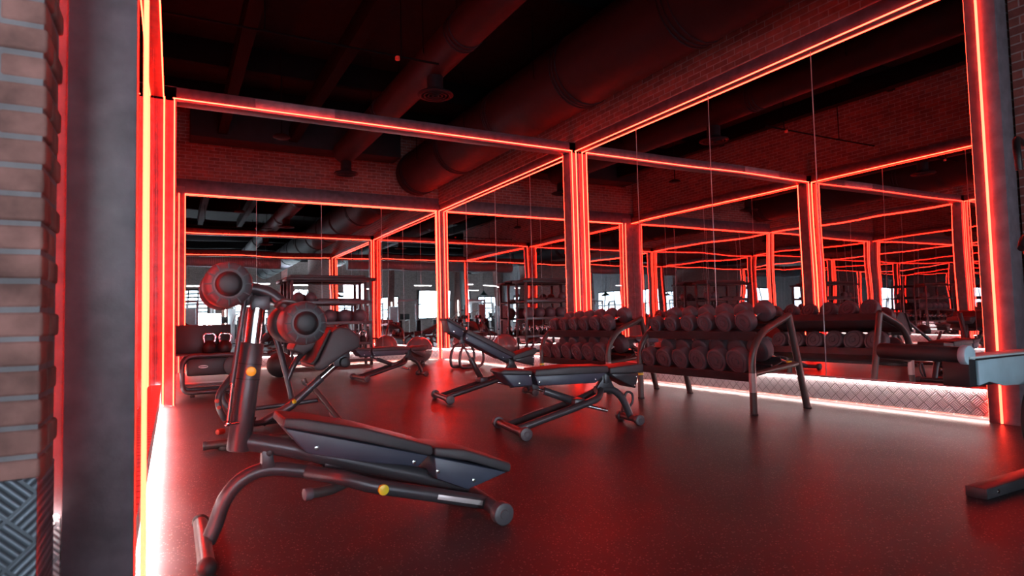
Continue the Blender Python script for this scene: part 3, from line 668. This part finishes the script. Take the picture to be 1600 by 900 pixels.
b = MB().lathe([(0, .001), (0, .054), (.004, .06), (.005, .001)], (0, 0, 0), (0, -1, 0), 32).build('badge', 'label', t_); b.matrix_local = Matrix.Translation(V(.255, .028, .405)) @ Matrix.Diagonal(V(1, 1, .34, 1))
MB().box((.205, .0225, .398), (.305, .0265, .412), .002).build('badge_lettering_bar', 'darksteel', t_)
def kettlebell(label, loc):
    t2 = thing('kettlebell', label, 'kettlebell', loc)
    MB().lathe([(0, .05), (.01, .075), (.06, .098), (.11, .095), (.16, .06), (.175, .035)], (0, 0, 0), (0, 0, 1), 28).build('bell', 'darksteel', t2)
    MB().tube([(-.06, 0, .14), (-.08, 0, .22), (-.06, 0, .27), (.06, 0, .27), (.08, 0, .22), (.06, 0, .14)], .017, .04, 14).build('handle', 'chrome', t2)
    return t2
kettlebell('shiny-handled kettlebell on the cart top, the one nearer the left wall', (.46, 9.80, .585))
kettlebell('shiny-handled kettlebell on the cart top, the one farther from the left wall', (.66, 9.80, .585))

# ================================================================ STORAGE RACK WITH BALLS
SX0, SX1, SY0, SY1 = 2.28, 4.02, 14.15, 14.62
t_ = thing('storage_rack', 'tall open storage rack with medicine balls against the back mirrors', 'rack', (0, 0, 0))
for x in (SX0, SX1):
    for y in (SY0, SY1): MB().box((x - .03, y - .03, 0), (x + .03, y + .03, 1.95), .006).build('post', 'steel', t_)
MB().box((SX0 - .12, SY0 - .06, 1.93), (SX1 + .12, SY1 + .04, 2.0), .01).build('top_shelf', 'darksteel', t_)
MB().box((SX0 - .02, SY0 + .02, 2.0), (SX1 - .1, SY1 - .03, 2.055), .02).build('folded_mat', 'vinyl', t_)
for z in (1.44, .975, .50, .12): MB().box((SX0 - .03, SY0 - .04, z - .03), (SX1 + .03, SY1 + .02, z), .006).box((SX0, SY0 - .045, z - .035), (SX1, SY0 - .03, z + .035), .003).build('shelf', 'steel', t_)
b_i = 0
def ball(label, loc, r, mat='rubber_grey', group=None, name='medicine_ball'):
    t2 = thing(name, label, 'ball', loc, 0, group)
    MB().sphere((0, 0, r), r).build('ball_shell', mat, t2)
    MB().lathe([(-.004, r + .0005), (.004, r + .0005)], (0, 0, r), (0, 1, .2), 40).build('ball_seam', 'rubber', t2)
    return t2
pos = ['left end', 'second from the left end', 'third from the left end', 'second from the right end', 'right end']
for k, x in enumerate((2.46, 2.80, 3.14, 3.48, 3.82)): ball('large dark medicine ball on the rack shelf at chest height, %s' % pos[k], (x, 14.36, .976), .155, group='balls on the storage rack')
for k, x in enumerate((2.45, 2.72)): ball('smaller medicine ball on the upper rack shelf, %s' % ('outermost' if k == 0 else 'inner one'), (x, 14.36, 1.441), .12, group='balls on the storage rack')
for k, x in enumerate((3.05, 3.55)): tag(MB().box((x - .2, 14.2, 1.441), (x + .26, 14.56, 1.53), .03).build('foam_pad', 'vinyl'), 'flat dark foam pad on the upper rack shelf, %s' % ('beside the balls' if k == 0 else 'at the right end'), 'pad', 'pads on the storage rack')
for k, x in enumerate((2.5, 2.78, 3.06, 3.34, 3.62, 3.88)):
    kb = kettlebell('kettlebell on the low shelf of the storage rack, %s' % ['left end', 'second from left', 'third from left', 'fourth from left', 'second from right', 'right end'][k], (x, 14.36, .501)); kb['group'] = 'kettlebells on the storage rack'
ball('large shiny exercise ball on the floor in the far right corner', (4.98, 13.6, 0), .31, 'ball', name='exercise_ball')
ball('black slam ball on the floor behind the arm curl bench', (1.73, 12.1, 0), .23, 'rubber', name='slam_ball')

# low tubular stand behind the tilted bench
t_ = thing('floor_hoop_stand', 'low black tubular stand with rounded hoop legs behind the tilted bench', 'stand', (5.0, 11.3, 0), .15)
for y in (0, .34): MB().tube([(0, y, .03), (-.03, y, .16), (0, y, .36), (.12, y, .50), (.42, y, .50), (.55, y, .34), (.55, y, .12), (.46, y, .03)], .028, .12, 14, closed=True).build('hoop', 'steel', t_)
MB().cyl((.25, 0, .5), (.25, .34, .5), .026, 14).cyl((.2, 0, .03), (.2, .34, .03), .024, 14).build('cross_bar', 'steel', t_)

# ================================================================ MACHINE AT THE RIGHT EDGE
t_ = thing('lifting_machine', 'partly seen training machine at the right edge with pale blue hall-lit side and foam roller', 'machine', (3.52, 1.60, 0))
MB().box((0, 0.05, .555), (1.4, .18, .70), .008).build('main_beam', 'darksteel', t_)
MB().box((.0, .045, .697), (1.4, .185, .708), .003).build('beam_top_trim', 'white', t_)
MB().prism([(.055, .562), (.055, .688), (1.4, .695), (1.4, .50), (.30, .545), (.16, .575)], .035, .05, .004, 2).build('hall_lit_side', 'bluegrey', t_)  # beam side facing the hall, its light painted as pale blue
MB().cyl((.02, .09, .715), (.04, .52, .725), .043, 28, .008).build('foam_roller', 'rubber', t_)
MB().cyl((.018, .052, .715), (.02, .09, .715), .050, 28, .005).build('roller_end_cap', 'bluegrey', t_)
MB().box((.03, .02, 0), (1.4, .12, .054), .006).build('foot_beam', 'steel', t_); 
b = MB(); b.cyl((.13, .02, .03), (.13, .012, .03), .010, 12, .002).build('bolt', 'chrome', t_)
MB().lathe([(0, .03), (0, .185), (.008, .2), (.035, .2), (.043, .185), (.043, .03)], (.53, -.05, .36), (0, 1, 0), 44).build('weight_plate', 'rubber', t_)
MB().box((.88, -.02, .06), (.98, .06, 2.3), .008).build('upright', 'darksteel', t_)
MB().tube([(.80, .08, 1.90), (.62, .04, 1.90), (.525, .0, 1.80), (.535, .0, 1.70)], .018, .06, 14).build('upper_arm', 'darksteel', t_)
MB().tube([(.80, .08, 1.36), (.58, .02, 1.33), (.50, .0, 1.27)], .018, .05, 12).build('lower_arm', 'darksteel', t_)
MB().cyl((.50, -.02, 1.245), (.62, .0, 1.245), .015, 18, .004).build('hand_grip', 'redplastic', t_)

# ================================================================ HALL BEHIND THE CAMERA (seen in the mirrors)
def cable_machine(label, loc, rz):
    t2 = thing('cable_machine', label, 'machine', loc, rz, 'machines in the hall behind')
    for x in (-.6, .6):
        MB().box((x - .05, -.05, 0), (x + .05, .05, 2.2), .01).build('upright', 'white', t2)
        MB().box((x - .10, .06, .1), (x + .10, .24, 1.05), .005).build('weight_stack', 'darksteel', t2)
        MB().cyl((x, -.06, 2.05), (x, -.10, 2.05), .07, 20, .01).build('pulley', 'rubber', t2)
        MB().cyl((x * .9, -.12, 1.1), (x * .9, -.12, 2.0), .006, 6).tube([(x * .9 - .07, -.12, 1.0), (x * .9, -.12, 1.1), (x * .9 + .07, -.12, 1.0)], .012, .02, 8, closed=True).build('cable_handle', 'chrome', t2)
    MB().box((-.65, -.06, 2.15), (.65, .06, 2.27), .01).build('cross_beam', 'white', t2)
    MB().box((-.75, -.35, 0), (-.5, .4, .06), .01).box((.5, -.35, 0), (.75, .4, .06), .01).build('base', 'steel', t2)
    return t2
def treadmill(label, loc, rz):
    t2 = thing('treadmill', label, 'treadmill', loc, rz, 'treadmills in the hall behind')
    MB().box((-.4, -.9, .05), (.4, .9, .2), .04).build('deck', 'steel', t2); MB().box((-.28, -.85, .2), (.28, .7, .21), .002).build('running_belt', 'rubber', t2)
    for x in (-.38, .38): MB().tube([(x, .8, .15), (x, .65, 1.15), (x, .1, 1.05)], .035, .1, 12).build('side_rail', 'white', t2)
    MB().box((-.4, .6, 1.12), (.4, .72, 1.5), .04).build('console', 'darksteel', t2)
    return t2
def seat_machine(label, loc, rz):
    t2 = thing('chest_press_machine', label, 'machine', loc, rz, 'machines in the hall behind')
    MB().box((-.35, -.5, 0), (-.25, .6, .08), .01).box((.25, -.5, 0), (.35, .6, .08), .01).box((-.35, .0, 0), (.35, .1, .08), .01).build('base', 'steel', t2)
    MB().box((-.25, .45, .05), (.25, .62, 1.9), .03).build('weight_shroud', 'white', t2)
    MB().box((-.2, -.35, .42), (.2, .1, .5), .03).build('seat_pad', 'vinyl', t2); MB().box((-.17, .08, .55), (.17, .17, 1.25), .03).build('back_pad', 'vinyl', t2)
    for x in (-1, 1): MB().tube([(x * .2, .45, 1.6), (x * .5, .3, 1.5), (x * .5, -.2, 1.05), (x * .35, -.3, 1.05)], .025, .1, 10).build('press_arm', 'white', t2)
    return t2
cm = cable_machine('white cable machine in the hall behind, seen only in the mirrors', (1.2, -8.5, 0), .2)
hl = 'white training machine standing in the hall, seen only as a reflection'
for (x, y, rz) in ((4.2, -9.5, -.3), (7.6, -7.4, .5), (10.4, -10, .1), (-3.0, -7.5, .2), (-6.2, -10, 1.2), (2.8, -13.5, 0), (6.6, -13, .2), (.4, -4.3, .1), (3.9, -4.9, 0), (5.3, -8.4, .3), (7.4, -10.6, 0), (9.8, -7.0, .2)): copy_tree(cm, hl, (x, y, 0), rz)
cm['label'] = hl
tm = treadmill('grey treadmill in the hall, seen only as a reflection', (2.6, -10.6, 0), 0)
for (x, y) in ((3.7, -11.2), (-1.2, -10.6), (5.4, -10.6), (8.6, -12.4), (-4.6, -12.2), (9.8, -12.4)): copy_tree(tm, 'grey treadmill in the hall, seen only as a reflection', (x, y, 0), 0)
sm_ = seat_machine('seated press machine in the hall, seen only as a reflection', (.9, -6.4, 0), .3)
for (x, y, rz) in ((5.6, -6.2, -.4), (-2.8, -4.6, .8), (8.4, -5.4, 0), (-5.4, -6.0, 1.4), (3.2, -7.2, 1.2), (5.3, -4.2, .2), (3.0, -3.2, -.3), (6.6, -9.6, .4)): copy_tree(sm_, 'seated press machine in the hall, seen only as a reflection', (x, y, 0), rz)
def pendant(label, loc):
    t2 = thing('pendant_lamp', label, 'lamp', loc, 0, 'pendant lamps in the hall')
    MB().lathe([(0, .30), (.02, .30), (.10, .20), (.20, .07), (.30, .04)], (0, 0, 0), (0, 0, 1), 32).build('lamp_shade', 'green', t2)
    MB().cyl((0, 0, .28), (0, 0, CEIL - loc[2]), .008, 8).build('cord', 'rubber', t2)
    MB().sphere((0, 0, .09), .07).build('bulb', 'lamp', t2)
    return t2
pl = pendant('green enamel pendant lamp hanging in the hall, seen only as a reflection', (6.7, -4.6, 2.5))
for (x, y) in ((4.3, -4.6), (8.2, -5.2), (-2.2, -5.5), (-4.4, -5.5)): copy_tree(pl, pl['label'], (x, y, 2.5))
def panel_lamp(loc):
    t2 = thing('hanging_light_panel', 'bright hanging light panel in the hall, seen only as a reflection', 'lamp', loc, 0, 'light panels in the hall')
    MB().box((-.6, -.15, 0), (.6, .15, .03)).build('lamp_panel', 'lamp', t2); MB().box((-.63, -.18, .03), (.63, .18, .08), .01).build('housing', 'white', t2)
    for x in (-.5, .5): MB().cyl((x, 0, .08), (x, 0, CEIL - loc[2]), .005, 6).build('hanger', 'rubber', t2)
    return t2
def added_tube(loc):  # glowing tubes added as bright uprights in the mirrored hall
    t2 = thing('added_light_tube', 'added upright white light tube on a hall pillar, seen only as a reflection', 'lamp', loc, 0, 'added light tubes in the hall')
    MB().cyl((0, 0, 0), (0, 0, 2.0), .03, 12, .005).build('light_tube', 'lamp', t2); MB().box((-.05, -.06, -.05), (.05, -.025, 2.05), .005).build('tube_backplate', 'darksteel', t2)
    return t2
tt = added_tube((2.8, -13.13, .5))
for (x, y) in ((-2.3, -15.73), (6.9, -15.73), (9.9, -13.13), (-6.6, -13.13)): copy_tree(tt, tt['label'], (x, y, .5))
pp = panel_lamp((4.25, -7.6, 3.35))
for (x, y) in ((6.9, -8.6), (1.2, -11), (9.6, -9.0), (-2.4, -9.0), (-5.8, -8.0), (3.0, -14.5), (8.0, -14.5)): copy_tree(pp, pp['label'], (x, y, 3.35))
